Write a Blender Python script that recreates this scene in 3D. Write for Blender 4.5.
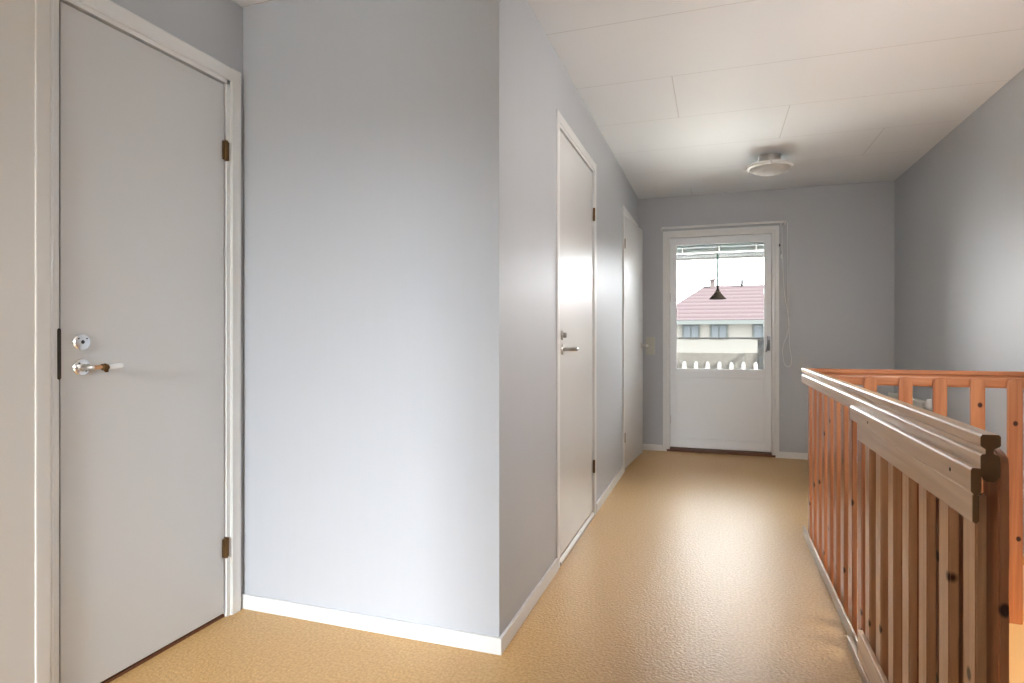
import bpy, bmesh, math, random
from mathutils import Vector, Matrix
random.seed(7)
S = bpy.context.scene
for o in list(bpy.data.objects): bpy.data.objects.remove(o)
PI = math.pi

# ------------------------------------------------------------------ camera
cam = bpy.data.cameras.new('camera'); co = bpy.data.objects.new('camera', cam)
S.collection.objects.link(co); S.camera = co
co.location = (0, 0, 1.085); co.rotation_euler = (PI/2, 0, 0.3271)
cam.sensor_width = 36; cam.lens = 600.5/1024*36; cam.shift_y = -5.24/1024
cam.clip_start = 0.02; cam.clip_end = 300

# ------------------------------------------------------------------ colour management
S.view_settings.view_transform = 'Standard'; S.view_settings.look = 'None'
S.view_settings.gamma = 1; S.view_settings.use_curve_mapping = False
S.view_settings.exposure = 1.25

# ------------------------------------------------------------------ sky (bright overcast)
W = bpy.data.worlds.new('sky'); S.world = W; W.use_nodes = True
bg = W.node_tree.nodes['Background']
bg.inputs[0].default_value = (0.93, 0.97, 1.0, 1); bg.inputs[1].default_value = 7.8

# low side sun on the balcony and the yard, running along the facade
sl = bpy.data.lights.new('sun', 'SUN'); sl.energy = 62; sl.angle = math.radians(3); sl.color = (1.0, 0.97, 0.92)
so = bpy.data.objects.new('sun', sl); S.collection.objects.link(so)
so.rotation_euler = Vector((math.cos(math.radians(36)), -0.14, math.sin(math.radians(36)))).to_track_quat('Z', 'Y').to_euler()

# ------------------------------------------------------------------ daylight through the assumed rear window, the assumed stairwell lamp and added fill lights
def area(name, loc, rot, sx, sy, power, col):
    l = bpy.data.lights.new(name, 'AREA'); l.shape = 'RECTANGLE'; l.size = sx; l.size_y = sy
    l.energy = power; l.color = col
    o = bpy.data.objects.new(name, l); S.collection.objects.link(o); o.location = loc; o.rotation_euler = rot
    return o
# added area light as overcast sky for the assumed rear window, falling from above
area('assumed_rear_daylight', (-1.8, -7.4, 3.7), (math.radians(66), 0, 0), 4.0, 3.4, 3900, (0.88, 0.94, 1.0))
def point(name, loc, power, col, r=0.06):
    l = bpy.data.lights.new(name, 'POINT'); l.energy = power; l.color = col; l.shadow_soft_size = r
    o = bpy.data.objects.new(name, l); S.collection.objects.link(o); o.location = loc
    return o
point('assumed_stairwell_bulb', (0.66, 2.75, -1.30), 26, (1.0, 0.68, 0.38), 0.25)  # assumed unseen lamp, added for the warm light in the stairwell
sp_ = bpy.data.lights.new('stair_fill_spot', 'SPOT'); sp_.energy = 42; sp_.color = (1.0, 0.95, 0.90); sp_.shadow_soft_size = 0.42  # added fill spot without a fixture, brightens the hall
sp_.spot_size = math.radians(150); sp_.spot_blend = 0.8
so = bpy.data.objects.new('stair_fill_spot', sp_); S.collection.objects.link(so); so.location = (1.28, 2.10, 1.70)
so.rotation_euler = Vector((1.0, -0.9, 0.55)).to_track_quat('Z', 'Y').to_euler()
point('stair_fill_point', (1.26, 2.10, 1.40), 8, (1.0, 0.96, 0.93), 0.35)  # added unseen fill for the hall wall and ceiling
point('rear_fill_point', (-1.2, -1.6, 1.9), 6, (1.0, 0.93, 0.86), 0.2)  # added unseen fill behind the camera, no lamp there

# ================================================================== materials
def mat(name, col, rough=0.5, metal=0.0, spec=0.5, coat=0.0, coat_rough=0.1):
    m = bpy.data.materials.new(name); m.use_nodes = True
    b = m.node_tree.nodes['Principled BSDF']
    b.inputs['Base Color'].default_value = (*col, 1); b.inputs['Roughness'].default_value = rough
    b.inputs['Metallic'].default_value = metal; b.inputs['Specular IOR Level'].default_value = spec
    b.inputs['Coat Weight'].default_value = coat; b.inputs['Coat Roughness'].default_value = coat_rough
    return m
def nd(m, t, **kw):
    n = m.node_tree.nodes.new(t)
    for k, v in kw.items(): setattr(n, k, v)
    return n
def lk(m, a, b): m.node_tree.links.new(a, b)
def coords(m, scale=(1, 1, 1), kind='Object'):
    tc = nd(m, 'ShaderNodeTexCoord'); mp = nd(m, 'ShaderNodeMapping'); mp.inputs['Scale'].default_value = scale
    lk(m, tc.outputs[kind], mp.inputs['Vector']); return mp.outputs[0]
def math_n(m, op, a, b=None):
    n = nd(m, 'ShaderNodeMath', operation=op)
    for i, v in enumerate((a, b)):
        if v is None: continue
        if isinstance(v, (int, float)): n.inputs[i].default_value = v
        else: lk(m, v, n.inputs[i])
    return n.outputs[0]
def mixc(m, fac, a, b):
    n = nd(m, 'ShaderNodeMix', data_type='RGBA')
    for i, v in ((0, fac), (6, a), (7, b)):
        if isinstance(v, (int, float)): n.inputs[i].default_value = v
        elif isinstance(v, tuple): n.inputs[i].default_value = (*v, 1)
        else: lk(m, v, n.inputs[i])
    return n.outputs[2]
def bump(m, h, strength, dist=0.002):
    b = nd(m, 'ShaderNodeBump'); b.inputs['Strength'].default_value = strength; b.inputs['Distance'].default_value = dist
    lk(m, h, b.inputs['Height']); lk(m, b.outputs[0], m.node_tree.nodes['Principled BSDF'].inputs['Normal']); return b
def bsdf(m): return m.node_tree.nodes['Principled BSDF']

def wall_mat(name, col, rough=0.42):
    m = mat(name, col, rough, spec=0.45)
    v = coords(m, (45, 45, 3))
    n = nd(m, 'ShaderNodeTexNoise'); n.inputs['Scale'].default_value = 1; n.inputs['Detail'].default_value = 3; lk(m, v, n.inputs['Vector'])
    v2 = coords(m, (160, 160, 160)); n2 = nd(m, 'ShaderNodeTexNoise'); n2.inputs['Scale'].default_value = 1; lk(m, v2, n2.inputs['Vector'])
    lk(m, mixc(m, n.outputs[0], tuple(c*0.985 for c in col), tuple(min(1, c*1.015) for c in col)), bsdf(m).inputs['Base Color'])
    bump(m, math_n(m, 'ADD', n2.outputs[0], math_n(m, 'MULTIPLY', n.outputs[0], 0.8)), 0.22, 0.0012)
    return m
M = {}
M['wall'] = wall_mat('grey_wallpaper', (0.470, 0.490, 0.520))
M['stairwall'] = wall_mat('stairwell_paint', (0.74, 0.66, 0.52), 0.6)
M['white'] = mat('white_trim_paint', (0.74, 0.745, 0.74), 0.30)
M['postwhite'] = mat('cream_panel_paint', (0.64, 0.62, 0.59), 0.36)
M['edge'] = mat('floor_edge_strip', (0.45, 0.36, 0.27), 0.35)
M['dark'] = mat('dark_gap', (0.02, 0.015, 0.01), 0.7)
M['nickel'] = mat('brushed_nickel', (0.62, 0.60, 0.57), 0.28, 1.0)
M['chrome'] = mat('polished_steel', (0.86, 0.87, 0.88), 0.12, 1.0)
M['brass'] = mat('worn_brass', (0.62, 0.34, 0.17), 0.28, 1.0)
M['hinge'] = mat('bronzed_hinge', (0.13, 0.07, 0.025), 0.4, 0.8)
M['porcelain'] = mat('white_porcelain', (0.84, 0.86, 0.87), 0.25, coat=0.2)
M['plastic'] = mat('ivory_plastic', (0.55, 0.54, 0.47), 0.35)
M['whiteplastic'] = mat('white_plastic', (0.80, 0.80, 0.79), 0.35)
M['frost'] = mat('frosted_glass_shade', (0.56, 0.555, 0.545), 0.6, spec=0.25)
M['radiator'] = mat('radiator_enamel', (0.78, 0.76, 0.68), 0.35)
M['threshold'] = mat('oak_threshold', (0.13, 0.045, 0.018), 0.4)
M['outwhite'] = mat('exterior_white_paint', (0.085, 0.085, 0.083), 0.6, spec=0)
M['outgrey'] = mat('exterior_grey_paint', (0.012, 0.012, 0.0117), 0.6, spec=0)
M['outbeige'] = mat('exterior_beige_paint', (0.028, 0.0265, 0.024), 0.6, spec=0)
M['housewall'] = mat('house_render', (0.074, 0.072, 0.066), 0.8, spec=0)
M['housetrim'] = mat('house_trim', (0.034, 0.0375, 0.0365), 0.7, spec=0)
M['chimney'] = mat('chimney_brick', (0.036, 0.030, 0.029), 0.8, spec=0)
M['housepane'] = mat('house_pane', (0.042, 0.047, 0.051), 0.3, spec=0)
M['ground'] = mat('ground_gravel', (0.22, 0.22, 0.20), 0.9)
M['deck'] = mat('balcony_deck', (0.80, 0.80, 0.78), 0.8)
M['bronze'] = mat('dark_bronze', (0.0022, 0.0018, 0.0014), 0.6, spec=0)
M['cord'] = mat('white_cord', (0.80, 0.80, 0.78), 0.6)
M['slat'] = mat('blind_slats', (0.16, 0.19, 0.185), 0.6, spec=0.1)
M['greencord'] = mat('pale_flex', (0.010, 0.0155, 0.014), 0.6, spec=0)

# satin white door leaf: faint vertical brush marks; scuffed patch on request
def door_mat(name, col, rough, patch=None, coat=0.35, coat_rough=0.12):
    m = mat(name, col, rough, spec=0.5, coat=coat, coat_rough=coat_rough)
    v = coords(m, (30, 30, 2)); n = nd(m, 'ShaderNodeTexNoise'); n.inputs['Scale'].default_value = 1; lk(m, v, n.inputs['Vector'])
    bump(m, n.outputs[0], 0.05, 0.001)
    if patch:
        tc = nd(m, 'ShaderNodeTexCoord'); d = nd(m, 'ShaderNodeVectorMath', operation='DISTANCE')
        lk(m, tc.outputs['Object'], d.inputs[0]); d.inputs[1].default_value = patch
        mr = nd(m, 'ShaderNodeMapRange'); lk(m, d.outputs['Value'], mr.inputs[0])
        mr.inputs[1].default_value = 0.02; mr.inputs[2].default_value = 0.085; mr.inputs[3].default_value = 1; mr.inputs[4].default_value = 0
        n2 = nd(m, 'ShaderNodeTexNoise'); n2.inputs['Scale'].default_value = 170; lk(m, tc.outputs['Object'], n2.inputs['Vector'])
        r = nd(m, 'ShaderNodeMapRange'); lk(m, n2.outputs[0], r.inputs[0]); r.inputs[1].default_value = 0.5; r.inputs[2].default_value = 0.66
        lk(m, mixc(m, math_n(m, 'MULTIPLY', math_n(m, 'MULTIPLY', mr.outputs[0], r.outputs[0]), 0.5), col, tuple(c*0.6 for c in col)), bsdf(m).inputs['Base Color'])
    return m
M['leaf'] = door_mat('white_door_leaf', (0.66, 0.665, 0.66), 0.32)
M['leaf1'] = door_mat('grey_white_door_leaf', (0.60, 0.605, 0.605), 0.42, patch=(0.008, 0.16, 0.62), coat=0.1)
M['leafend'] = door_mat('balcony_door_paint', (0.82, 0.85, 0.875), 0.45, coat=0.1)

# speckled ochre cork / linoleum floor, pebbled and glossy
m = mat('ochre_floor', (0.6, 0.35, 0.12), 0.36, spec=0.38)
v = coords(m)
n1 = nd(m, 'ShaderNodeTexNoise'); n1.inputs['Scale'].default_value = 95; n1.inputs['Detail'].default_value = 2; lk(m, v, n1.inputs['Vector'])
n2 = nd(m, 'ShaderNodeTexNoise'); n2.inputs['Scale'].default_value = 9; n2.inputs['Detail'].default_value = 4; lk(m, v, n2.inputs['Vector'])
n3 = nd(m, 'ShaderNodeTexNoise'); n3.inputs['Scale'].default_value = 160; n3.inputs['Detail'].default_value = 1; lk(m, v, n3.inputs['Vector'])
r1 = nd(m, 'ShaderNodeMapRange'); lk(m, n1.outputs[0], r1.inputs[0]); r1.inputs[1].default_value = 0.38; r1.inputs[2].default_value = 0.62
c1 = mixc(m, r1.outputs[0], (0.52, 0.305, 0.11), (0.64, 0.405, 0.17))
r2 = nd(m, 'ShaderNodeMapRange'); lk(m, n3.outputs[0], r2.inputs[0]); r2.inputs[1].default_value = 0.66; r2.inputs[2].default_value = 0.74
c2 = mixc(m, math_n(m, 'MULTIPLY', r2.outputs[0], 0.45), c1, (0.25, 0.11, 0.035))
c3 = mixc(m, math_n(m, 'MULTIPLY', n2.outputs[0], 0.35), c2, (0.60, 0.36, 0.15))
lk(m, c3, bsdf(m).inputs['Base Color'])
nb = nd(m, 'ShaderNodeTexNoise'); nb.inputs['Scale'].default_value = 100; nb.inputs['Detail'].default_value = 1.5; lk(m, v, nb.inputs['Vector'])
bump(m, nb.outputs[0], 0.75, 0.003)
M['floor'] = m

# ceiling boards 0.6 m wide running across the hall, fine grooves and a few butt joints
m = mat('white_ceiling_boards', (0.66, 0.64, 0.615), 0.55)
tc = nd(m, 'ShaderNodeTexCoord'); sp = nd(m, 'ShaderNodeSeparateXYZ'); lk(m, tc.outputs['Object'], sp.inputs[0])
def near(val, width): return math_n(m, 'LESS_THAN', math_n(m, 'ABSOLUTE', val), width)
yy = math_n(m, 'DIVIDE', math_n(m, 'SUBTRACT', sp.outputs[1], 0.412), 0.605)
fr = math_n(m, 'FRACT', math_n(m, 'ADD', yy, 20.0))
line_y = math_n(m, 'MULTIPLY', near(math_n(m, 'SUBTRACT', fr, 0.5), 0.0035), 1.0)
row = math_n(m, 'FLOOR', math_n(m, 'ADD', yy, 20.5))
# butt joint position per row: -0.21 then 0.40, repeating every 2.4 m
off = math_n(m, 'MULTIPLY', row, 0.61)
xx = math_n(m, 'DIVIDE', math_n(m, 'SUBTRACT', math_n(m, 'SUBTRACT', sp.outputs[0], off), -0.21 - 25*0.61), 2.44)
fx = math_n(m, 'FRACT', math_n(m, 'ADD', xx, 20.5))
line_x = near(math_n(m, 'SUBTRACT', fx, 0.5), 0.0011)
ln = math_n(m, 'MAXIMUM', line_y, line_x)
lk(m, mixc(m, math_n(m, 'MULTIPLY', ln, 0.55), (0.77, 0.795, 0.82), (0.42, 0.41, 0.39)), bsdf(m).inputs['Base Color'])
M['ceiling'] = m

# varnished pine; grain runs along the chosen axis; two knots per piece from its own properties
def pine(name, axis, base=(0.50, 0.215, 0.098), dark=(0.26, 0.08, 0.030), knots=True):
    m = mat(name, base, 0.36, spec=0.5, coat=0.35, coat_rough=0.16)
    sc = [38, 38, 38]; sc['xyz'.index(axis)] = 1.6
    tc = nd(m, 'ShaderNodeTexCoord'); oi = nd(m, 'ShaderNodeObjectInfo')
    cmb = nd(m, 'ShaderNodeCombineXYZ')
    for i in range(3): lk(m, math_n(m, 'MULTIPLY', oi.outputs['Random'], 9.0 + i*5), cmb.inputs[i])
    ad = nd(m, 'ShaderNodeVectorMath', operation='ADD'); lk(m, tc.outputs['Object'], ad.inputs[0]); lk(m, cmb.outputs[0], ad.inputs[1])
    mp = nd(m, 'ShaderNodeMapping'); mp.inputs['Scale'].default_value = sc; lk(m, ad.outputs[0], mp.inputs['Vector'])
    n = nd(m, 'ShaderNodeTexNoise'); n.inputs['Scale'].default_value = 1.0; n.inputs['Detail'].default_value = 3; n.inputs['Distortion'].default_value = 0.6
    lk(m, mp.outputs[0], n.inputs['Vector'])
    r = nd(m, 'ShaderNodeMapRange'); lk(m, n.outputs[0], r.inputs[0]); r.inputs[1].default_value = 0.36; r.inputs[2].default_value = 0.68
    tint = mixc(m, math_n(m, 'MULTIPLY', oi.outputs['Random'], 0.35), base, tuple(min(1, c*k) for c, k in zip(base, (1.08, 1.2, 1.35))))
    c = mixc(m, math_n(m, 'MULTIPLY', r.outputs[0], 0.7), tint, dark)
    if knots:
        sp = nd(m, 'ShaderNodeSeparateXYZ'); lk(m, tc.outputs['Object'], sp.inputs[0])
        for key in ('knot_a', 'knot_b'):
            at = nd(m, 'ShaderNodeAttribute', attribute_type='OBJECT', attribute_name=key)
            d = nd(m, 'ShaderNodeVectorMath', operation='SUBTRACT'); lk(m, tc.outputs['Object'], d.inputs[0]); lk(m, at.outputs['Vector'], d.inputs[1])
            mu = nd(m, 'ShaderNodeVectorMath', operation='MULTIPLY'); lk(m, d.outputs[0], mu.inputs[0]); mu.inputs[1].default_value = (1, 1, 0.8)
            le = nd(m, 'ShaderNodeVectorMath', operation='LENGTH'); lk(m, mu.outputs[0], le.inputs[0])
            k = nd(m, 'ShaderNodeMapRange'); lk(m, le.outputs['Value'], k.inputs[0])
            k.inputs[1].default_value = 0.0075; k.inputs[2].default_value = 0.0125; k.inputs[3].default_value = 1; k.inputs[4].default_value = 0
            c = mixc(m, k.outputs[0], c, (0.035, 0.008, 0.004))
    lk(m, c, bsdf(m).inputs['Base Color'])
    bump(m, n.outputs[0], 0.06, 0.001)
    return m
M['pine_x'] = pine('varnished_pine_x', 'x', knots=False); M['pine_y'] = pine('varnished_pine_y', 'y', knots=False, base=(0.68, 0.48, 0.32), dark=(0.46, 0.27, 0.14))  # rail base paled to carry the cool light on its hall-side faces
M['pine_pale'] = pine('varnished_pine_pale', 'z', base=(0.60, 0.36, 0.20), dark=(0.40, 0.19, 0.09))  # gate slats: paler copy, with light on the hall-side faces put into the colour
M['pine_z'] = pine('varnished_pine_z', 'z')

# clear pane: transparent with a fresnel reflection
m = bpy.data.materials.new('clear_pane'); m.use_nodes = True; nt = m.node_tree; nt.nodes.clear()
out = nt.nodes.new('ShaderNodeOutputMaterial'); mx = nt.nodes.new('ShaderNodeMixShader'); tr = nt.nodes.new('ShaderNodeBsdfTransparent')
gl = nt.nodes.new('ShaderNodeBsdfGlossy'); gl.inputs['Roughness'].default_value = 0.0; frn = nt.nodes.new('ShaderNodeFresnel'); frn.inputs[0].default_value = 1.45
nt.links.new(frn.outputs[0], mx.inputs[0]); nt.links.new(tr.outputs[0], mx.inputs[1]); nt.links.new(gl.outputs[0], mx.inputs[2]); nt.links.new(mx.outputs[0], out.inputs[0])
M['glass'] = m

# balcony roof sheet, made translucent so sky light brightens deck and hall
m = mat('canopy_sheet', (0.85, 0.87, 0.88), 0.4); nt = m.node_tree; ts = nt.nodes.new('ShaderNodeBsdfTranslucent'); ts.inputs[0].default_value = (0.85, 0.88, 0.88, 1)
mx = nt.nodes.new('ShaderNodeMixShader'); mx.inputs[0].default_value = 0.8; nt.links.new(bsdf(m).outputs[0], mx.inputs[1]); nt.links.new(ts.outputs[0], mx.inputs[2])
nt.links.new(mx.outputs[0], nt.nodes['Material Output'].inputs[0]); M['canopy'] = m
# red pantile roof: rows of tiles
m = mat('red_tile_roof', (0.42, 0.13, 0.12), 0.75, spec=0)
wv = nd(m, 'ShaderNodeTexWave', wave_type='BANDS', bands_direction='Z', wave_profile='SAW'); wv.inputs['Scale'].default_value = 2.0; lk(m, coords(m), wv.inputs['Vector'])
lk(m, mixc(m, wv.outputs[0], (0.0150, 0.0112, 0.0121), (0.0225, 0.0190, 0.0200)), bsdf(m).inputs['Base Color']); M['tiles'] = m

bulbm = mat('assumed_bulb_glass', (1, 0.8, 0.6), 0.3); bsdf(bulbm).inputs['Emission Color'].default_value = (1, 0.66, 0.36, 1); bsdf(bulbm).inputs['Emission Strength'].default_value = 6; M['bulb'] = bulbm  # glow for the globe of the assumed stairwell lamp

# ================================================================== mesh helpers
class MB:
    def __init__(s): s.bm = bmesh.new(); s.mats = []
    def mi(s, m):
        if m is None: return 0
        if m not in s.mats: s.mats.append(m)
        return s.mats.index(m)
    def box(s, a, b, m=None, bev=0.0):
        i = s.mi(m); lo = Vector([min(p, q) for p, q in zip(a, b)]); hi = Vector([max(p, q) for p, q in zip(a, b)])
        t = bmesh.new(); bmesh.ops.create_cube(t, size=1)
        for v in t.verts: v.co = Vector([lo[k] + (v.co[k] + 0.5)*(hi[k] - lo[k]) for k in range(3)])
        if bev: bmesh.ops.bevel(t, geom=t.edges[:], offset=min(bev, min(hi-lo)*0.45), segments=2, profile=0.6, affect='EDGES')
        s.add(t, i); return s
    def add(s, t, i=0, M_=None):
        me = bpy.data.meshes.new('t'); 
        if M_ is not None: t.transform(M_)
        for f in t.faces: f.material_index = i
        t.to_mesh(me); t.free(); s.bm.from_mesh(me); bpy.data.meshes.remove(me)
    def prism(s, pts, axis, a, b, m=None):
        """closed 2-D outline extruded along axis from a to b"""
        i = s.mi(m); t = bmesh.new(); ring = []
        for w in (a, b):
            vs = []
            for p, q in pts:
                c = {'x': (w, p, q), 'y': (p, w, q), 'z': (p, q, w)}[axis]; vs.append(t.verts.new(c))
            ring.append(vs)
        n = len(pts)
        t.faces.new(ring[0]); t.faces.new(list(reversed(ring[1])))
        for k in range(n): t.faces.new((ring[0][k], ring[1][k], ring[1][(k+1) % n], ring[0][(k+1) % n]))
        bmesh.ops.recalc_face_normals(t, faces=t.faces[:]); s.add(t, i); return s
    def lathe(s, prof, seg=40, M_=None, m=None):
        i = s.mi(m); t = bmesh.new(); rings = []
        for r, z in prof:
            if r < 1e-6: rings.append([t.verts.new((0, 0, z))])
            else: rings.append([t.verts.new((r*math.cos(2*PI*k/seg), r*math.sin(2*PI*k/seg), z)) for k in range(seg)])
        for A, B in zip(rings, rings[1:]):
            for k in range(seg):
                q = [A[k % len(A)], A[(k+1) % len(A)], B[(k+1) % len(B)], B[k % len(B)]]
                u = []
                for v in q:
                    if v not in u: u.append(v)
                if len(u) > 2: t.faces.new(u)
        bmesh.ops.recalc_face_normals(t, faces=t.faces[:])
        s.add(t, i, M_); return s
    def tube(s, pts, r, seg=10, m=None):
        i = s.mi(m); t = bmesh.new(); P = [Vector(p) for p in pts]; rr = r if isinstance(r, (list, tuple)) else [r]*len(P)
        rings = []; up = Vector((0, 0, 1))
        for k, p in enumerate(P):
            d = (P[min(k+1, len(P)-1)] - P[max(k-1, 0)]).normalized()
            ref = up if abs(d.dot(up)) < 0.9 else Vector((1, 0, 0))
            a = d.cross(ref).normalized(); b = d.cross(a).normalized()
            rings.append([t.verts.new(p + (a*math.cos(2*PI*j/seg) + b*math.sin(2*PI*j/seg))*rr[k]) for j in range(seg)])
        for A, B in zip(rings, rings[1:]):
            for j in range(seg): t.faces.new((A[j], A[(j+1) % seg], B[(j+1) % seg], B[j]))
        t.faces.new(rings[0]); t.faces.new(list(reversed(rings[-1])))
        bmesh.ops.recalc_face_normals(t, faces=t.faces[:]); s.add(t, i); return s
    def build(s, name, m=None, parent=None, smooth=False, angle=35):
        me = bpy.data.meshes.new(name); s.bm.to_mesh(me); s.bm.free()
        mats = s.mats if s.mats else [m]
        for k in mats: me.materials.append(M[k])
        o = bpy.data.objects.new(name, me); S.collection.objects.link(o)
        if parent: o.parent = parent; o.matrix_parent_inverse = Matrix.Translation(-parent.location) if parent.type == 'EMPTY' else Matrix()
        if smooth:
            for p in me.polygons: p.use_smooth = True
            me.set_sharp_from_angle(angle=math.radians(angle))
        return o
def empty(name, loc, label, cat, group=None, kind=None):
    o = bpy.data.objects.new(name, None); S.collection.objects.link(o); o.location = loc; o.empty_display_size = 0.05
    tag(o, label, cat, group, kind); return o
def tag(o, label=None, cat=None, group=None, kind=None):
    if label: o['label'] = label
    if cat: o['category'] = cat
    if group: o['group'] = group
    if kind: o['kind'] = kind
    return o
# children are modelled in world coordinates; an Empty's location is compensated by matrix_parent_inverse

# ================================================================== room constants
XL, XC, XR = -1.7925, -0.7012, 1.431
YF, YE, YB = 1.931, 5.843, -3.5
H = 2.40; T = 0.10
SX0, SY0, SY1 = 0.4615, 1.22, 3.572       # stair opening
D1 = (1.221, 1.838); D2 = (2.768, 3.590); D3 = (4.862, 5.640)

def struct(mb, name, m, label, cat, smooth=False):
    return tag(mb.build(name, m, smooth=smooth), label, cat, kind='structure')

b = MB(); FT = 0.03
b.box((-3.2, YB-0.1, -FT), (SX0, YE+0.12, 0)); b.box((SX0, YB-0.1, -FT), (XR+0.12, SY0, 0)); b.box((SX0, SY1, -FT), (XR+0.12, YE+0.12, 0))
struct(b, 'floor', 'floor', 'speckled glossy ochre floor running down the hall to the balcony door', 'floor')
struct(MB().box((-3.2, YB-0.1, H), (XR+0.12, YE+0.12, H+0.12)), 'ceiling', 'ceiling', 'white ceiling of wide boards with fine seams across the hall', 'ceiling')
b = MB(); FL = 0.27
b.box((-3.2, YB-0.1, -FL), (SX0, YE+0.12, -FT)); b.box((SX0, YB-0.1, -FL), (XR+0.12, SY0, -FT)); b.box((SX0, SY1, -FL), (XR+0.12, YE+0.12, -FT))
struct(b, 'floor_slab', 'stairwall', 'cream floor slab edge above the lower storey', 'floor')
FT = FL

# left wall with door 1 opening
b = MB()
b.box((XL-T, YB, 0), (XL, D1[0]-0.03, H)).box((XL-T, D1[1]+0.03, 0), (XL, YF, H)).box((XL-T, D1[0]-0.03, 2.085), (XL, D1[1]+0.03, H))
struct(b, 'wall_left', 'wall', 'grey papered wall at far left holding the nearest white door', 'wall')
struct(MB().box((XL-T, YF, 0), (XC-T, YF+T, H)), 'wall_facing', 'wall', 'pale grey wall face between the nearest door and the hall corner', 'wall')
b = MB(); x0, x1 = XC-T, XC
b.box((x0, YF, 0), (x1, D2[0]-0.03, H)).box((x0, D2[0]-0.03, 2.10), (x1, D2[1]+0.03, H)).box((x0, D2[1]+0.03, 0), (x1, D3[0]-0.03, H))
b.box((x0, D3[0]-0.03, 2.085), (x1, D3[1]+0.03, H)).box((x0, D3[1]+0.03, 0), (x1, YE, H))
struct(b, 'wall_hall', 'wall', 'long grey hall wall with two white doors, left of the hall floor', 'wall')
# end wall with balcony door opening
EX0, EX1, EZ = -0.445, 0.512, 2.045
b = MB()
b.box((-3.2, YE, 0), (EX0, YE+0.12, H)).box((EX1, YE, 0), (XR+0.12, YE+0.12, H)).box((EX0, YE, EZ), (EX1, YE+0.12, H))
struct(b, 'wall_far', 'wall', 'grey wall at the end of the hall around the glazed balcony door', 'wall')
struct(MB().box((XR, YB, 0.02), (XR+0.12, YE, H)), 'wall_right', 'wall', 'grey wall along the right behind the stair railing', 'wall')
# rear wall with an assumed wide window, behind the camera
b = MB(); wx0, wx1, wz0, wz1 = -1.40, -0.05, 0.8, 2.1
b.box((XL-T, YB-0.1, 0), (wx0, YB, H)).box((wx1, YB-0.1, 0), (XR+0.12, YB, H)).box((wx0, YB-0.1, 0), (wx1, YB, wz0)).box((wx0, YB-0.1, wz1), (wx1, YB, H))
struct(b, 'wall_back', 'wall', 'grey wall behind the camera with an assumed wide window', 'wall')
b = MB(); f = 0.06
b.box((wx0, YB-0.08, wz0), (wx1, YB-0.02, wz0+f)).box((wx0, YB-0.08, wz1-f), (wx1, YB-0.02, wz1))
for x in (wx0, -0.75, wx1-f): b.box((x, YB-0.08, wz0+f), (x+f, YB-0.02, wz1-f))
w2 = struct(b, 'assumed_window_1', 'white', 'assumed wide white framed window, unseen behind the camera', 'window')  # window assumed for the cool daylight on the facing wall
MB().box((wx0+f, YB-0.052, wz0+f), (wx1-f, YB-0.048, wz1-f)).build('pane', 'glass', w2)
struct(MB().box((-0.72, -0.40, 0), (XR, -0.30, H)), 'wall_blocker', 'wall', 'unseen grey wall added behind the camera to shade the railing', 'wall')  # added out of view to keep rear window light off the railing
# rooms behind the doors
b = MB()
b.box((-3.3, YB, -0.2), (-3.2, YE+0.12, H)); b.box((-3.2, YB-0.1, 0), (XL-T, YB, H))
struct(b, 'wall_outer', 'wall', 'outer wall of the rooms behind the closed doors', 'wall')

# ---- stair shaft and lower storey
ZL = -2.62
b = MB()
b.box((XR, -0.6, ZL), (XR+0.12, 5.2, 0.02)); b.box((SX0-0.10, SY0-1.8, ZL), (SX0, SY1, -FT)); b.box((SX0-0.10, 5.0, ZL), (XR+0.12, 5.1, -FT))
b.box((SX0-0.10, SY1, ZL), (SX0, 5.0, -FT)); b.box((SX0, SY0-1.9, ZL), (XR, SY0-1.8, -FT))
struct(b, 'wall_stairwell', 'stairwall', 'warm lit cream stairwell wall below floor level at right', 'wall')
struct(MB().box((SX0-0.1, -0.7, ZL-0.1), (XR+0.12, 5.1, ZL)), 'floor_lower', 'floor', 'lower storey floor at the foot of the stairs', 'floor')
# straight pine staircase going down away from the camera
st = empty('staircase', (0.96, SY0, -0.9), 'pine staircase going down behind the slatted railing', 'staircase')
nst = 13; rise = -ZL/14; run = 0.20
for k in range(nst):
    z = -rise*(k+1)
    MB().box((SX0+0.06, SY0+run*k+0.005, z-0.035), (XR-0.03, SY0+run*(k+1)+0.02, z), bev=0.006).build('tread', 'pine_x', st)
for x in (SX0+0.036, XR-0.034):
    y0, y1 = SY0+0.006, SY0+run*nst+0.05; za, zb = -rise-0.02+0.02, -rise*nst
    MB().prism([(y0, za+0.06), (y1, zb+0.06), (y1, zb-0.20), (y0, za-0.20)], 'x', x, x+0.03).build('stringer', 'pine_y', st)
wl = empty('assumed_wall_lamp', (SX0, 2.75, -1.3), 'assumed lit globe wall lamp, unseen, low in the stairwell behind the railing', 'lamp')  # unseen fixture added to hold the assumed warm stairwell light

MB().lathe([(0, 0), (0.05, 0), (0.05, 0.02), (0.015, 0.03), (0.015, 0.07), (0, 0.07)], 24, Matrix.Translation((SX0, 2.75, -1.42)) @ Matrix.Rotation(PI/2, 4, 'Y')).build('wall_plate', 'nickel', wl, True)
MB().lathe([(0.03*math.sin(PI*k/10), -0.03*math.cos(PI*k/10)) for k in range(11)], 20, Matrix.Translation((SX0+0.09, 2.75, -1.42))).build('globe', 'bulb', wl, True)

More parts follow.
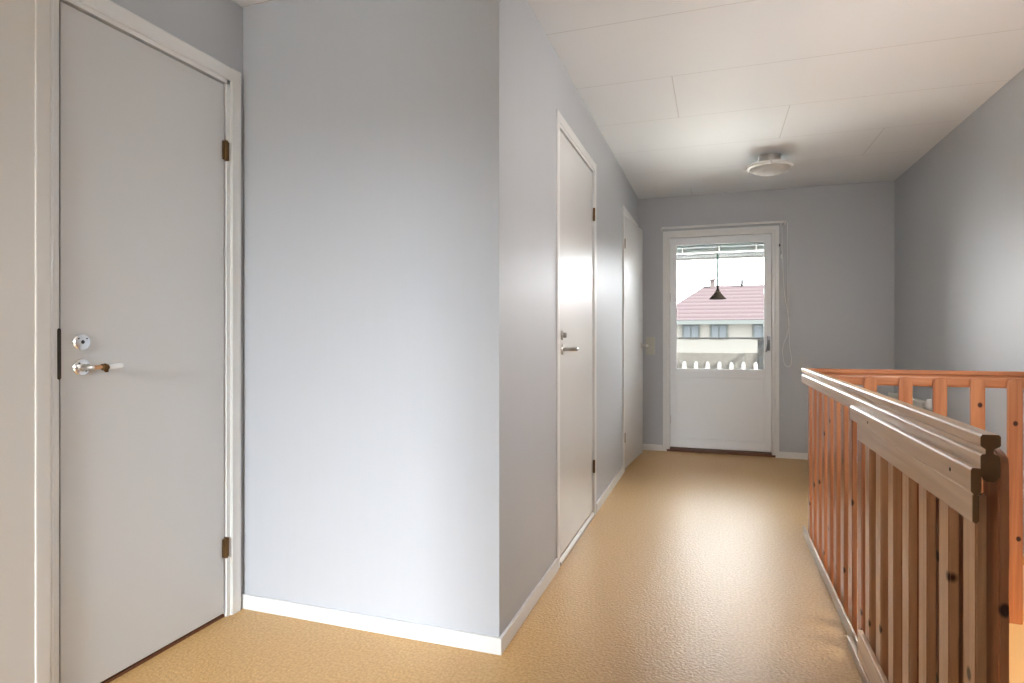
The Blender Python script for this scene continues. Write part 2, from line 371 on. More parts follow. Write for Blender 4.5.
# ---- skirting boards
def skirt(name, a, bb, label, bev=0.003):
    return struct(MB().box(a, bb, bev=bev), name, 'white', label, 'baseboard')
sh = 0.057; sd = 0.012
skirt('baseboard_facing', (XL, YF-sd, 0), (XC+sd, YF, sh), 'white skirting under the pale wall face near the hall corner')
b = MB().box((XC, YF-0.0005, 0), (XC+sd, D2[0]-0.067, sh), bev=0.003)
struct(b, 'baseboard_hall', 'white', 'white skirting from the hall corner to the middle door', 'baseboard')
skirt('baseboard_middle', (XC, D2[1]+0.067, 0), (XC+sd, D3[0]-0.067, sh), 'white skirting between the middle door and the ajar door')
skirt('baseboard_corner', (XC, YE-sd, 0), (EX0-0.03, YE, sh), 'short white skirting left of the balcony door')
skirt('baseboard_far', (EX1+0.024, YE-sd, 0), (XR, YE, sh), 'white skirting right of the balcony door')
skirt('baseboard_right', (XR-sd, SY1+0.06, 0), (XR, YE-sd, sh), 'white skirting on the right wall beyond the stair opening')
skirt('baseboard_left', (XL, YB, 0), (XL+sd, D1[0]-0.30, sh), 'white skirting on the left wall behind the camera')
# wide painted panel between door 1 and the camera
b = MB(); b.box((XL, 0.2, 0), (XL+0.012, D1[0]-0.072, 2.4-0.02), bev=0.002).box((XL, D1[0]-0.0745, 0), (XL+0.017, D1[0]-0.034, 2.38), bev=0.004)
struct(b, 'trim_2', 'postwhite', 'cream painted panel at the left edge beside the nearest door', 'trim')

# ================================================================== doors
def hinge(parent, x, y, z, h, face, flush=1):
    mb = MB(); mb.tube([(x, y, z-h/2), (x, y, z+h/2)], 0.0068, 12)
    for q in (-h*0.18, h*0.18): mb.tube([(x, y, z+q-0.001), (x, y, z+q+0.001)], 0.0076, 12)
    mb.box((x-0.004, y-0.016, z-h/2+0.003), (x+0.0015, y+0.014, z+h/2-0.003), bev=0.001)
    return mb.build('hinge', 'hinge', parent, True)
def rosette(parent, name, x, y, z, r=0.0255, mat_='chrome', extra=None):
    mb = MB(); mx_ = Matrix.Translation((x, y, z)) @ Matrix.Rotation(PI/2, 4, 'Y')
    mb.lathe([(0, 0), (r, 0), (r, 0.004), (r*0.9, 0.0075), (r*0.55, 0.0085), (0, 0.0085)], 32, mx_, mat_)
    for a in (0.7, 2.44) if extra else (2.3, 5.4):
        mb.lathe([(0, 0.0082), (0.0022, 0.0090), (0, 0.0095)], 10, mx_ @ Matrix.Translation((-math.sin(a)*r*0.62, math.cos(a)*r*0.62, 0)), 'dark')
    return mb, mx_

def frame_casing(x, y0, y1, ztop, root, cas=0.066, proud=0.013, low=0.0, matn='white'):
    """x: wall face; opening y0..y1. Lining and a moulded casing as two parts."""
    g = 0.004
    mb = MB()
    mb.box((x-T, y0-0.030, 0), (x+0.004, y0-g, ztop+0.03), bev=0.001)
    mb.box((x-T, y1+g, 0), (x+0.004, y1+0.030, ztop+0.03), bev=0.001)
    mb.box((x-T, y0-0.03, ztop+g), (x+0.004, y1+0.03, ztop+0.03), bev=0.001)
    mb.box((x-T, y0-g, 0), (x-0.05, y0+0.012, ztop)).box((x-T, y1-0.012, 0), (x-0.05, y1+g, ztop)).box((x-T, y0, ztop-0.012), (x-0.05, y1, ztop+g))
    mb.build('door_frame', matn, root)
    def prof(inner, outer, sgn):
        w = outer-inner
        return [(inner, 0), (inner, 0.008*1), (inner+sgn*0.006, proud*0.9), (inner+sgn*0.03, proud*0.82), (outer-sgn*0.006, proud), (outer, proud*0.7), (outer, 0)]
    mb = MB(); i0 = y0-0.022; i1 = y1+0.022; o0 = y0-cas; o1 = y1+cas
    zt = ztop+0.020; zo = ztop+cas
    mb.prism([(x+p[1], p[0]) for p in prof(i0, o0, -1)], 'z', 0, zo-0.0008) if not low else None
    if low: mb.prism([(x+p[1], p[0]) for p in prof(i0, i0-low, -1)], 'z', 0, zo-0.0008)
    mb.prism([(x+p[1], p[0]) for p in prof(i1, o1, 1)], 'z', 0, zo-0.0008)
    mb.prism([(x+p[1], p[0]) for p in prof(zt, zo, 1)], 'y', (o0 if not low else i0-low)+0.0008, o1-0.0008)
    mb.build('casing', matn, root, True, 20)

# ---- door 1 (nearest, on the left wall); hinges on the right
d1 = empty('door_1', (XL, 1.53, 0), 'nearest white door on the left wall with brass and porcelain lever', 'door', kind='structure')
fz = 2.058
frame_casing(XL, D1[0], D1[1], fz, d1, cas=0.072, low=0.012)
xf = XL-0.002
lf = MB().box((xf-0.040, D1[0]+0.004, 0.018), (xf, D1[1]-0.002, fz-0.003), bev=0.002).build('leaf', 'leaf1', d1)
MB().box((XL-T+0.002, D1[0]-0.03, 0), (XL-0.006, D1[1]+0.03, 0.010), bev=0.002).build('threshold', 'threshold', d1)
MB().prism([(D1[0]-0.004+0.006*math.cos(t_)*0.9, 1.034+ (0.068 if math.sin(t_) > 0 else -0.068) + 0.006*math.sin(t_)) for t_ in [k*PI/8 for k in range(16)]], 'x', XL-0.02, XL+0.0052).build('strike_plate', 'dark', d1)
for z in (1.80, 0.27): hinge(lf, XL+0.005, D1[1]+0.001, z, 0.078, 1)
mb, mx_ = rosette(lf, 'x', xf, 1.284, 1.068, extra=True)
mb.lathe([(0, 0.0084), (0.0055, 0.0088), (0.0045, 0.0096), (0, 0.0098)], 16, mx_, 'dark'); mb.build('lock_rosette', None, lf, True)
mb, mx_ = rosette(lf, 'x', xf, 1.284, 0.993); mb.build('handle_rosette', None, lf, True)
# brass lever: neck, ringed collar with acanthus-like knob, porcelain grip
hx = xf+0.040; hy = 1.284; hz = 0.992
MB().tube([(xf+0.006, hy, hz), (xf+0.012, hy, hz), (xf+0.013, hy, hz), (hx-0.006, hy, hz), (hx, hy+0.003, hz), (hx, hy+0.007, hz)], [0.014, 0.012, 0.0095, 0.0080, 0.0078, 0.0072], 18).build('neck', 'nickel', lf, True)
MB().tube([(hx, hy+0.006, hz), (hx, hy+0.036, hz+0.0005)], [0.0062, 0.0058], 14).build('lever', 'brass', lf, True)
mb = MB(); mb.tube([(hx, hy+0.033, hz), (hx, hy+0.036, hz), (hx, hy+0.039, hz), (hx, hy+0.043, hz), (hx, hy+0.047, hz-0.001), (hx, hy+0.050, hz-0.001), (hx, hy+0.054, hz)], [0.006, 0.0098, 0.0082, 0.0112, 0.0085, 0.0100, 0.008], 16)
mb.tube([(hx+0.001, hy+0.042, hz-0.006), (hx+0.002, hy+0.049, hz-0.012), (hx+0.002, hy+0.053, hz-0.015)], [0.006, 0.0062, 0.002], 10)
mb.build('collar', 'hinge', lf, True, 25)
MB().tube([(hx, hy+0.053, hz), (hx, hy+0.058, hz), (hx-0.001, hy+0.078, hz+0.001), (hx-0.002, hy+0.094, hz+0.002), (hx-0.002, hy+0.100, hz+0.0025), (hx-0.002, hy+0.103, hz+0.0025)], [0.007, 0.0082, 0.0092, 0.0100, 0.0090, 0.004], 18).build('grip', 'porcelain', lf, True, 60)

def simple_handle(parent, x, y, z, side=1, turn_z=None, ln=0.115):
    mb, mx_ = rosette(parent, 'x', x, y, z, 0.026, 'nickel'); mb.build('handle_rosette', None, parent, True)
    mb = MB(); mb.tube([(x+0.005, y, z), (x+0.040, y, z), (x+0.050, y+side*0.003, z), (x+0.054, y+side*0.012, z), (x+0.054, y+side*ln, z)], [0.009, 0.009, 0.0100, 0.0105, 0.0100], 14)
    mb.build('lever', 'nickel', parent, True)
    if turn_z:
        mb, mx_ = rosette(parent, 'x', x, y, turn_z, 0.024, 'nickel')
        mb.box((x+0.008, y-0.004, turn_z-0.012), (x+0.024, y+0.004, turn_z+0.012), 'nickel', 0.002); mb.build('thumb_turn', None, parent, True)

# ---- door 2 (middle of the hall wall)
d2 = empty('door_2', (XC, 3.19, 0), 'closed white door in the middle of the hall wall', 'door', kind='structure')
fz = 2.072
frame_casing(XC, D2[0], D2[1], fz, d2, cas=0.066, proud=0.009)
xf = XC-0.002
lf = MB().box((xf-0.040, D2[0]+0.003, 0.034), (xf, D2[1]-0.003, fz-0.003), bev=0.002).build('leaf', 'leaf', d2)
b = MB(); b.prism([(XC-T, 0.0), (XC+0.010, 0.0), (XC+0.010, 0.012), (XC-0.004, 0.024), (XC-T, 0.024)], 'y', D2[0]-0.004, D2[1]+0.004)
b.build('threshold', 'edge', d2)
for z in (1.82, 0.30): hinge(lf, XC+0.006, D2[1]+0.001, z, 0.078, 1)
simple_handle(lf, xf, D2[0]+0.055, 1.022, 1, 1.090, 0.092)

# ---- door 3 (far end, ajar, hinged on the near side)
d3 = empty('door_3', (XC, 4.862, 0), 'ajar white door at the far end of the hall wall', 'door', kind='structure')
fz = 2.062
frame_casing(XC, D3[0], D3[1], fz, d3, cas=0.066)
b = MB(); b.prism([(XC-T, 0.0), (XC+0.010, 0.0), (XC+0.010, 0.008), (XC-0.004, 0.016), (XC-T, 0.016)], 'y', D3[0]-0.004, D3[1]+0.004)
b.build('threshold', 'edge', d3)
def swing(o, pivot, ang):
    o.data.transform(Matrix.Translation(pivot) @ Matrix.Rotation(ang, 4, 'Z') @ Matrix.Translation(-Vector(pivot)))
xf = XC+0.006; piv = (xf, D3[0]+0.002, 0); ang = -math.radians(4.6)
lf = MB().box((xf-0.040, D3[0]+0.004, 0.020), (xf, D3[1]-0.026, fz-0.003), bev=0.002).build('leaf', 'leaf', d3); 
simple_handle(lf, xf, D3[1]-0.026-0.052, 1.00, -1, None, 0.11)
for z in (1.83, 0.27): hinge(lf, XC+0.008, D3[0]-0.002, z, 0.078, 1)
for o in [lf]+list(lf.children): swing(o, piv, ang)

# ---- balcony door (end wall)
d4 = empty('door_4', (0.03, YE, 0), 'white glazed balcony door with solid lower panel at the hall end', 'door', kind='structure')
b = MB()
b.box((EX0-0.028, YE-0.014, 0), (EX0+0.006, YE, EZ+0.024), bev=0.003).box((EX1-0.006, YE-0.014, 0), (EX1+0.024, YE, EZ+0.024), bev=0.003)
b.box((EX0-0.028, YE-0.015, EZ-0.002), (EX1+0.024, YE, EZ+0.028), bev=0.003)
b.build('casing', 'white', d4)
b = MB()
b.box((EX0, YE, 0.02), (EX0+0.034, YE+0.118, EZ), bev=0.002).box((EX1-0.034, YE, 0.02), (EX1, YE+0.118, EZ), bev=0.002).box((EX0+0.034, YE, EZ-0.034), (EX1-0.034, YE+0.118, EZ), bev=0.002)
b.build('door_frame', 'white', d4)
MB().box((EX0+0.034, YE+0.080, 0.030), (EX0+0.052, YE+0.118, EZ-0.034)).box((EX1-0.052, YE+0.080, 0.030), (EX1-0.034, YE+0.118, EZ-0.034)).box((EX0+0.034, YE+0.080, 0.030), (EX1-0.034, YE+0.118, 0.062)).box((EX0+0.034, YE+0.080, EZ-0.056), (EX1-0.034, YE+0.118, EZ-0.034)).build('door_stop', 'white', d4)
LX0, LX1, LZ0, LZ1 = EX0+0.037, EX1-0.037, 0.045, EZ-0.037; ly = YE+0.022; GX0, GX1, GZ0, GZ1 = -0.357, 0.421, 0.775, 1.945
b = MB()
b.box((LX0, ly, LZ0), (GX0, ly+0.055, LZ1), bev=0.002).box((GX1, ly, LZ0), (LX1, ly+0.055, LZ1), bev=0.002)
b.box((GX0, ly+0.001, GZ1), (GX1, ly+0.054, LZ1)).box((GX0, ly+0.001, 0.705), (GX1, ly+0.054, GZ0)).box((GX0, ly+0.001, LZ0), (GX1, ly+0.054, 0.115))
b.box((GX0, ly+0.010, 0.115), (GX1, ly+0.045, 0.705))
lf = b.build('leaf', 'leafend', d4)
b = MB()
for (xa, xb, za, zb) in ((GX0, GX0+0.010, 0.118, 0.70), (GX1-0.010, GX1, 0.118, 0.70), (GX0, GX1, 0.69, 0.702), (GX0, GX1, 0.115, 0.127)): b.box((xa, ly+0.002, za), (xb, ly+0.012, zb), bev=0.002)
for (xa, xb, za, zb) in ((GX0-0.004, GX0+0.008, GZ0-0.004, GZ1+0.004), (GX1-0.008, GX1+0.004, GZ0-0.004, GZ1+0.004), (GX0, GX1, GZ0-0.006, GZ0+0.006), (GX0, GX1, GZ1-0.006, GZ1+0.006)): b.box((xa, ly-0.003, za), (xb, ly+0.008, zb), bev=0.002)
b.build('glazing_bead', 'leafend', lf)
MB().box((GX0, ly+0.024, GZ0), (GX1, ly+0.028, GZ1)).build('pane', 'glass', lf)
MB().box((EX0, YE+0.002, 0.0), (EX1, YE+0.118, 0.030), bev=0.003).build('threshold', 'threshold', d4)
b = MB().box((0.437, ly-0.008, 0.955), (0.463, ly, 1.085), bev=0.003); b.tube([(0.450, ly, 1.045), (0.450, ly-0.03, 1.045), (0.448, ly-0.042, 1.04), (0.440, ly-0.045, 1.015), (0.427, ly-0.045, 0.945)], [0.009, 0.009, 0.0095, 0.009, 0.0065], 12)
M['handlegrey'] = mat('grey_metal_handle', (0.20, 0.21, 0.23), 0.35, 0.6); b.build('door_handle', 'handlegrey', lf, True)
for z in (1.45, 0.30): MB().tube([(LX0-0.001, ly-0.002, z-0.04), (LX0-0.001, ly-0.002, z+0.04)], 0.005, 10).build('hinge', 'nickel', lf, True)

# raised venetian blind against the outside of the glass
bl = empty('window_blind', (0.03, ly+0.06, 1.95), 'raised slatted blind bunched at the top of the balcony door glass', 'blind')
by = ly+0.074
MB().box((GX0-0.01, by-0.014, 1.925), (GX1+0.01, by+0.014, 1.955), bev=0.003).build('headrail', 'slat', bl)
b = MB()
for k in range(6): b.box((GX0+0.004, by-0.013, 1.914-k*0.0062), (GX1-0.004, by+0.013, 1.9165-k*0.0062))
b.build('slat_stack', 'slat', bl)
MB().box((GX0+0.004, by-0.012, 1.866), (GX1-0.004, by+0.012, 1.876), bev=0.002).build('bottom_rail', 'whiteplastic', bl)
for x in (-0.30, 0.03, 0.35): MB().box((x-0.006, by-0.017, 1.868), (x+0.006, by-0.0135, 1.925)).build('ladder_tape', 'cord', bl)

# roller rail and hanging cords at the head of the balcony door
cr = empty('curtain_rail', (0.045, YE, 2.105), 'slim white blind rail above the balcony door, cords at its right end', 'curtain rail')
b = MB().box((-0.492, YE-0.045, 2.090), (0.588, YE-0.024, 2.110), bev=0.006); b.build('rail', 'white', cr)
for x in (-0.488, 0.572): MB().box((x-0.004, YE-0.046, 2.072), (x+0.010, YE, 2.108), bev=0.002).build('bracket', 'nickel', cr)
def cord(pts, r=0.0018, name='cord'):
    P = [Vector(p) for p in pts]; out = []
    for i in range(len(P)-1):
        p0, p1, p2, p3 = P[max(i-1, 0)], P[i], P[i+1], P[min(i+2, len(P)-1)]
        for s_ in range(8):
            t = s_/8; out.append(0.5*((2*p1)+(-p0+p2)*t+(2*p0-5*p1+4*p2-p3)*t*t+(-p0+3*p1-3*p2+p3)*t**3))
    out.append(P[-1]); return MB().tube(out, r, 6).build(name, 'cord', cr, True)
y = YE-0.02
cord([(0.556, y-0.01, 2.095), (0.560, y, 1.85), (0.575, y, 1.50), (0.595, y, 1.35), (0.615, y, 1.20), (0.600, y, 1.10), (0.572, y, 1.02), (0.562, y, 0.95), (0.575, y, 0.85), (0.600, y, 0.815), (0.628, y, 0.83), (0.633, y, 0.90), (0.618, y, 1.0), (0.615, y, 1.12), (0.606, y, 1.32), (0.602, y, 1.7), (0.600, y-0.01, 2.092)], 0.0022)
cord([(0.545, y-0.01, 2.09), (0.548, y, 1.98), (0.552, y, 1.84)], 0.0018)
MB().lathe([(0, -0.03), (0.010, -0.026), (0.012, -0.012), (0.007, 0.008), (0.004, 0.018), (0, 0.02)], 16, Matrix.Translation((0.553, y, 1.80))).build('cord_knob', 'whiteplastic', cr, True)
MB().box((0.533, YE-0.02, 1.885), (0.543, YE-0.008, 1.905), bev=0.002).build('cord_cleat', 'bronze', cr)

# light switch on the end wall beside door 3
sw = empty('light_switch', (-0.588, YE, 0.99), 'ivory double light switch on the end wall beside the ajar door', 'light switch')
MB().box((-0.632, YE-0.010, 0.908), (-0.546, YE, 1.078), bev=0.003).build('wall_plate', 'plastic', sw)
for z0, z1 in ((0.998, 1.068), (0.918, 0.988)): 
    r_ = MB().box((-0.620, YE-0.015, z0), (-0.558, YE-0.009, z1), bev=0.002).build('rocker', 'plastic', sw)

# ================================================================== ceiling lamp
cl = empty('ceiling_lamp', (0.372, 4.75, H), 'round ceiling lamp with nickel base and shallow frosted glass dish', 'ceiling lamp')
TL = Matrix.Translation((0.372, 4.75, H))
MB().lathe([(0, 0), (0.078, 0), (0.079, -0.004), (0.074, -0.007), (0.074, -0.060), (0.068, -0.064), (0, -0.064)], 40, TL).build('base', 'nickel', cl, True)
MB().lathe([(0.066, -0.060), (0.110, -0.062), (0.146, -0.068), (0.158, -0.076), (0.160, -0.084), (0.154, -0.091), (0.140, -0.094), (0.138, -0.088), (0.066, -0.066)], 56, TL).build('rim', 'whiteplastic', cl, True, 60)
MB().lathe([(0.139, -0.091), (0.132, -0.101), (0.112, -0.115), (0.080, -0.128), (0.042, -0.135), (0, -0.137)], 56, TL).build('glass_shade', 'frost', cl, True, 60)
for a in (0.5, 2.6, 4.7): MB().box((0.372+0.156*math.cos(a)-0.005, 4.75+0.156*math.sin(a)-0.005, H-0.098), (0.372+0.156*math.cos(a)+0.005, 4.75+0.156*math.sin(a)+0.005, H-0.074), bev=0.002).build('clip', 'nickel', cl)

# ================================================================== radiator behind the stair railing
ra = empty('radiator', (XR-0.06, 5.15, 0.1), 'cream radiator low on the right wall beyond the stair railing', 'radiator')
b = MB(); b.box((XR-0.094, 4.80, 0.14), (XR-0.080, 5.62, 0.60), bev=0.005); b.box((XR-0.050, 4.80, 0.14), (XR-0.035, 5.62, 0.60), bev=0.005)
for k in range(26): b.box((XR-0.099, 4.825+k*0.030, 0.17), (XR-0.094, 4.839+k*0.030, 0.57), bev=0.002)
b.build('panel', 'radiator', ra)
b = MB(); b.box((XR-0.097, 4.79, 0.598), (XR-0.092, 5.63, 0.628)); b.box((XR-0.038, 4.79, 0.598), (XR-0.033, 5.63, 0.628))
for k in range(42): b.box((XR-0.093, 4.80+k*0.020, 0.602), (XR-0.036, 4.806+k*0.020, 0.622))
b.build('top_grille', 'radiator', ra)
for z in (0.22, 0.52): MB().box((XR-0.036, 4.95, z-0.03), (XR-0.002, 4.97, z+0.03)).build('wall_bracket', 'radiator', ra)
MB().tube([(XR-0.065, 4.80, 0.55), (XR-0.065, 4.74, 0.55), (XR-0.065, 4.735, 0.003)], 0.009, 12).build('pipe', 'radiator', ra, True)
b = MB(); b.tube([(XR-0.065, 4.742, 0.55), (XR-0.065, 4.742, 0.59)], 0.013, 14, 'nickel'); b.tube([(XR-0.065, 4.742, 0.59), (XR-0.065, 4.742, 0.60), (XR-0.065, 4.742, 0.645), (XR-0.065, 4.742, 0.66)], [0.017, 0.024, 0.022, 0.016], 18, 'whiteplastic')
b.build('valve', None, ra, True)

# ================================================================== stair railing
rl = empty('stair_railing', (0.46, 2.4, 0), 'L-shaped varnished pine railing with slats around the stair opening', 'railing')
HZ0, HZ1, HZ2 = 0.829, 0.878, 0.912
def hr_profile(u0, s):
    """handrail section: bulbous body, narrow neck and flat T head (u across, z up)"""
    U = lambda a: u0 + s*a
    pts = [(U(0.004), HZ0+0.004), (U(0.000), HZ0+0.012), (U(0.000), HZ1-0.004), (U(0.0025), HZ1-0.001), (U(0.0075), HZ1), (U(0.0075), HZ1+0.008), (U(0.001), HZ1+0.013), (U(0.0), HZ1+0.015), (U(0.0), HZ2-0.004), (U(0.003), HZ2),
           (U(0.027), HZ2), (U(0.030), HZ2-0.003), (U(0.030), HZ1+0.015), (U(0.028), HZ1+0.013), (U(0.0195), HZ1+0.008), (U(0.0195), HZ1+0.001), (U(0.027), HZ1-0.002), (U(0.0285), HZ1-0.006), (U(0.0285), HZ0+0.010), (U(0.025), HZ0+0.003), (U(0.019), HZ0), (U(0.009), HZ0)]
    return pts
RX = 0.442; RY0, RY1 = 1.268, 3.600
MB().prism(hr_profile(RX, 1), 'y', RY0, RY1).build('handrail', 'pine_y', rl)
FY = 3.600   # far run: body between FY-0.030 and FY, slats on the stair side
pts = hr_profile(FY, -1)
MB().prism(pts, 'x', RX+0.031, XR-0.001).build('handrail', 'pine_x', rl)
def slat_mesh(width, z0, ztop, thick, axis, arch=True, wood='pine_z'):
    """board with a rounded top, modelled round its own lower centre"""
    r = width/2; pts = [(-r, z0), (r, z0)]
    if arch:
        zc = ztop-r*0.8
        pts += [(r*math.cos(a), zc+r*0.8*math.sin(a)) for a in [PI*k/14 for k in range(15)]]
    else: pts += [(r, ztop), (-r, ztop)]
    mb = MB(); mb.prism(pts, axis, -thick/2, thick/2); me_o = mb.build('slat', wood)
    bv = bmesh.new(); bv.from_mesh(me_o.data)
    ed = [e for e in bv.edges if len(e.link_faces) == 2 and e.calc_face_angle(0) > 1.2]
    bmesh.ops.bevel(bv, geom=ed, offset=0.003, segments=2, affect='EDGES'); bv.to_mesh(me_o.data); bv.free()
    me = me_o.data; bpy.data.objects.remove(me_o); return me
def slat(me, parent, loc, ka, kb, name='slat'):
    o = bpy.data.objects.new(name, me); S.collection.objects.link(o); o.parent = parent
    o.location = Vector(loc) - parent.location
    o['knot_a'] = ka; o['knot_b'] = kb; return o
main_me = slat_mesh(0.068, -0.27, 0.883, 0.016, 'x')
kn_main = {6: 0.45, 4: 0.30, 3: 0.33, 9: 0.42, 7: 0.18, 12: 0.5}
for k in range(16):
    yc = 3.586-0.034-0.1496*k
    e = (-0.01, -0.034+random.uniform(0.004, 0.016), random.uniform(0.1, 0.75)); e2 = (-0.01, random.uniform(-0.03, 0.03), random.uniform(-0.1, 0.75))
    if k == 15: e = (0.002, -0.034, 0.604)
    slat(main_me, rl, (RX+0.0285+0.0085, yc, 0), e, e2)
far_me = slat_mesh(0.061, -0.315, 0.878, 0.018, 'y')
fx_ = [0.565, 0.743, 0.902, 1.052, 1.211, 1.363]
kn = {5: ((0.0, -0.01, 0.66), (0.012, -0.01, 0.10)), 4: ((0.008, -0.01, 0.745), (0.0, -0.01, 0.3)), 3: ((0.01, -0.01, 0.3), (0, -0.01, 0.1))}
for k, x in enumerate(fx_):
    ka, kb = kn.get(k, ((random.uniform(-.02, .02), -0.01, 0.5), (random.uniform(-.02, .02), -0.01, 0.2)))
    slat(far_me, rl, (x+0.018, FY-0.0285-0.0095, 0), ka, kb)
M['pine_end'] = mat('pine_end_grain', (0.17, 0.09, 0.035), 0.6)
def end_grain(o):
    o.data.materials.append(M['pine_end'])
    for p in o.data.polygons:
        if p.normal.y < -0.95: p.material_index = 1
end_grain(next(o for o in rl.children if o.name.startswith('handrail')))
# floor-edge trims: long one and the stepped near one
b = MB().box((0.4525, RY0-0.3, 0.0), (0.4612, 3.62, 0.052), bev=0.003); b.build('trim', 'pine_y')
t_ = bpy.data.objects['trim']; t_.name = 'trim_1'; tag(t_, 'low floor-edge strip at the foot of the slatted railing', 'trim', kind='structure')
t_.data.materials[0] = M['edge']
b = MB().box((0.436, 1.0, 0.0), (0.4524, 2.375, 0.036), bev=0.003); t2 = struct(b, 'trim_3', 'edge', 'stepped nearer floor-edge strip below the stair gate', 'trim')

# ================================================================== stair gate hung on the near part of the railing
gt = empty('stair_gate', (0.44, 1.73, 0.05), 'pine slatted stair gate folded against the near end of the railing', 'gate')
gm = [(0.4255, 0.812), (0.4255, 0.849), (0.428, 0.853), (0.439, 0.853), (0.4415, 0.850), (0.4415, 0.806), (0.430, 0.806)]
MB().prism(gm, 'y', 1.262, 2.267).build('top_moulding', 'pine_y', gt)
MB().box((0.432, 1.275, 0.752), (0.4435, 2.190, 0.8055), bev=0.003).build('fascia', 'pine_y', gt)
MB().box((0.429, 1.285, 0.060), (0.4435, 2.170, 0.150), bev=0.003).build('bottom_rail', 'pine_y', gt)
for o in list(gt.children): end_grain(o)
gate_me = slat_mesh(0.058, 0.055, 0.800, 0.018, 'x', False, 'pine_pale')
for k in range(7):
    yc = 2.141-0.029-0.1312*k
    kk = {5: (-0.002, -0.022, 0.60), 6: (-0.011, 0.0, 0.46)}.get(k, (-0.011, -0.02, random.uniform(0.15, 0.3)))
    slat(gate_me, gt, (0.4437+0.0092, yc, 0), kk, (-0.011, 0.029, -1))
for y in (1.36, 2.02):
    MB().tube([(0.4248, y, 0.83), (0.4265, y, 0.83)], 0.004, 10).build('screw', 'dark', gt, True)

# ================================================================== balcony outside
yb = YE+0.12
struct(MB().box((-2.4, yb, -0.18), (0.62, 7.85, -0.03)), 'floor_balcony', 'deck', 'balcony deck outside the glazed door', 'balcony floor')
br = empty('balcony_roof', (0, 7.0, 2.2), 'white balcony roof with edge beam seen through the door glass', 'roof')
MB().box((-2.4, yb, 2.34), (0.9, 7.95, 2.346)).build('roof_panel', 'canopy', br)
MB().box((-2.4, 7.78, 2.115), (0.9, 7.86, 2.34)).build('fascia_board', 'outwhite', br)
MB().box((-2.4, 7.80, 2.040), (0.9, 7.88, 2.115)).build('edge_beam', 'outwhite', br)
for z in (2.034, 2.102): MB().box((-2.4, 7.765, z), (0.9, 7.785, z+0.022)).build('edge_strip', 'outbeige', br)
rb = empty('balcony_railing', (-0.8, 7.72, -0.03), 'white picket balcony railing with grey top bar outside the door', 'railing')
MB().box((-2.4, 7.70, 1.050), (0.62, 7.74, 1.072), bev=0.004).build('top_bar', 'outgrey', rb)
MB().box((-2.4, 7.70, 0.620), (0.47, 7.735, 0.885), bev=0.003).build('mid_board', 'outbeige', rb)
MB().box((-2.4, 7.70, 0.08), (0.62, 7.735, 0.15), bev=0.003).build('bottom_board', 'outbeige', rb)
pk = MB().prism([(-0.021, 0.0), (0.021, 0.0), (0.021, 0.755), (0.008, 0.775), (-0.008, 0.775), (-0.021, 0.755)], 'y', 0, 0.022).build('picket', 'outwhite', rb)
pk.matrix_parent_inverse = Matrix(); 
for k in range(20):
    o = pk if k == 0 else pk.copy()
    if k: S.collection.objects.link(o); o.parent = rb
    o.location = Vector((0.45-0.136*k, 7.676, 0.0)) - rb.location
MB().box((0.475, 7.69, -0.03), (0.55, 7.77, 1.05), bev=0.004).build('corner_post', 'outgrey', rb)
MB().box((0.57, yb, 1.050), (0.61, 7.70, 1.072)).build('side_bar', 'outgrey', rb)

pl = empty('pendant_lamp', (0.15, 6.9, 2.34), 'dark cone pendant lamp hanging over the balcony behind the glass', 'pendant lamp')
px_, py_ = 0.020, 6.9
MB().tube([(px_, py_, 2.34), (px_, py_, 1.62)], 0.0105, 8).build('flex', 'greencord', pl, True)
MB().lathe([(0, 1.645), (0.010, 1.64), (0.012, 1.60), (0.020, 1.592), (0.020, 1.57), (0, 1.57)], 24, Matrix.Translation((px_, py_, 0))).build('lamp_holder', 'bronze', pl, True)
MB().lathe([(0.018, 1.575), (0.030, 1.568), (0.034, 1.555), (0.090, 1.490), (0.088, 1.488), (0.030, 1.550), (0.016, 1.566)], 40, Matrix.Translation((px_, py_, 0))).build('lamp_shade', 'bronze', pl, True)
MB().lathe([(0, 1.480), (0.018, 1.486), (0.024, 1.503), (0.016, 1.53), (0, 1.545)], 20, Matrix.Translation((px_, py_, 0))).build('bulb', 'outgrey', pl, True)

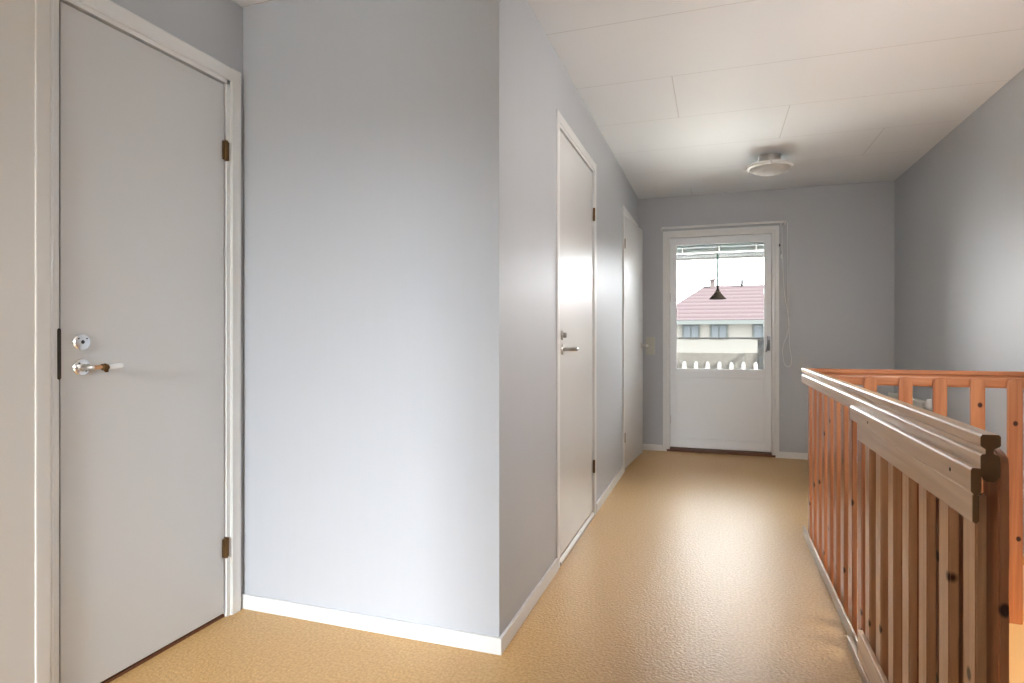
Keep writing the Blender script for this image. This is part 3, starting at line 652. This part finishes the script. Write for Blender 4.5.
# ================================================================== neighbouring house and ground
struct(MB().box((-60, 8.5, -3.3), (60, 90, -3.1)), 'ground', 'ground', 'pale ground between the balcony and the neighbouring house', 'ground')
hs = empty('house', (1.5, 24, -3.1), 'cream house with red tiled hip roof across the yard', 'house')
hy0, hy1, hx0, hx1 = 22.0, 31.0, -2.2, 16.0
ze = 1.66
MB().box((hx0+0.4, hy0+0.4, -3.1), (hx1-0.4, hy1-0.4, ze-0.05)).build('wall', 'housewall', hs)
b = MB(); t = bmesh.new()
vs = [t.verts.new(c) for c in ((hx0, hy0, ze), (hx1, hy0, ze), (hx1, hy1, ze), (hx0, hy1, ze), (-0.44, 26.0, 3.16), (12, 26.0, 3.17), (hx0, hy0, ze-0.12), (hx1, hy0, ze-0.12), (hx1, hy1, ze-0.12), (hx0, hy1, ze-0.12))]
for q in ((0, 1, 5, 4), (1, 2, 5), (2, 3, 4, 5), (3, 0, 4), (0, 6, 7, 1), (1, 7, 8, 2), (2, 8, 9, 3), (3, 9, 6, 0), (6, 9, 8, 7)): t.faces.new([vs[k] for k in q])
bmesh.ops.recalc_face_normals(t, faces=t.faces[:]); b.add(t, 0); b.build('roof', 'tiles', hs)
MB().box((hx0-0.02, hy0-0.08, ze-0.16), (hx1, hy0+0.02, ze-0.02)).build('gutter', 'housetrim', hs)
MB().box((-0.22, 25.7, 2.8), (-0.04, 26.0, 3.36)).box((-0.26, 25.66, 3.36), (0.0, 26.04, 3.42)).build('chimney', 'chimney', hs)
MB().tube([(1.0, 25.8, 2.8), (1.0, 25.8, 3.36)], 0.05, 8).build('vent_pipe', 'outgrey', hs)
for x0_, x1_ in ((-1.08, -0.60), (-0.13, 0.34), (1.27, 1.75), (4.0, 4.6)):
    f_ = MB().box((x0_-0.06, hy0+0.34, 0.98), (x1_+0.06, hy0+0.42, 1.50)).build('window', 'housetrim', hs)
    MB().box((x0_, hy0+0.32, 1.02), ((x0_+x1_)/2-0.02, hy0+0.345, 1.46)).box(((x0_+x1_)/2+0.02, hy0+0.32, 1.02), (x1_, hy0+0.345, 1.46)).build('pane', 'housepane', f_)
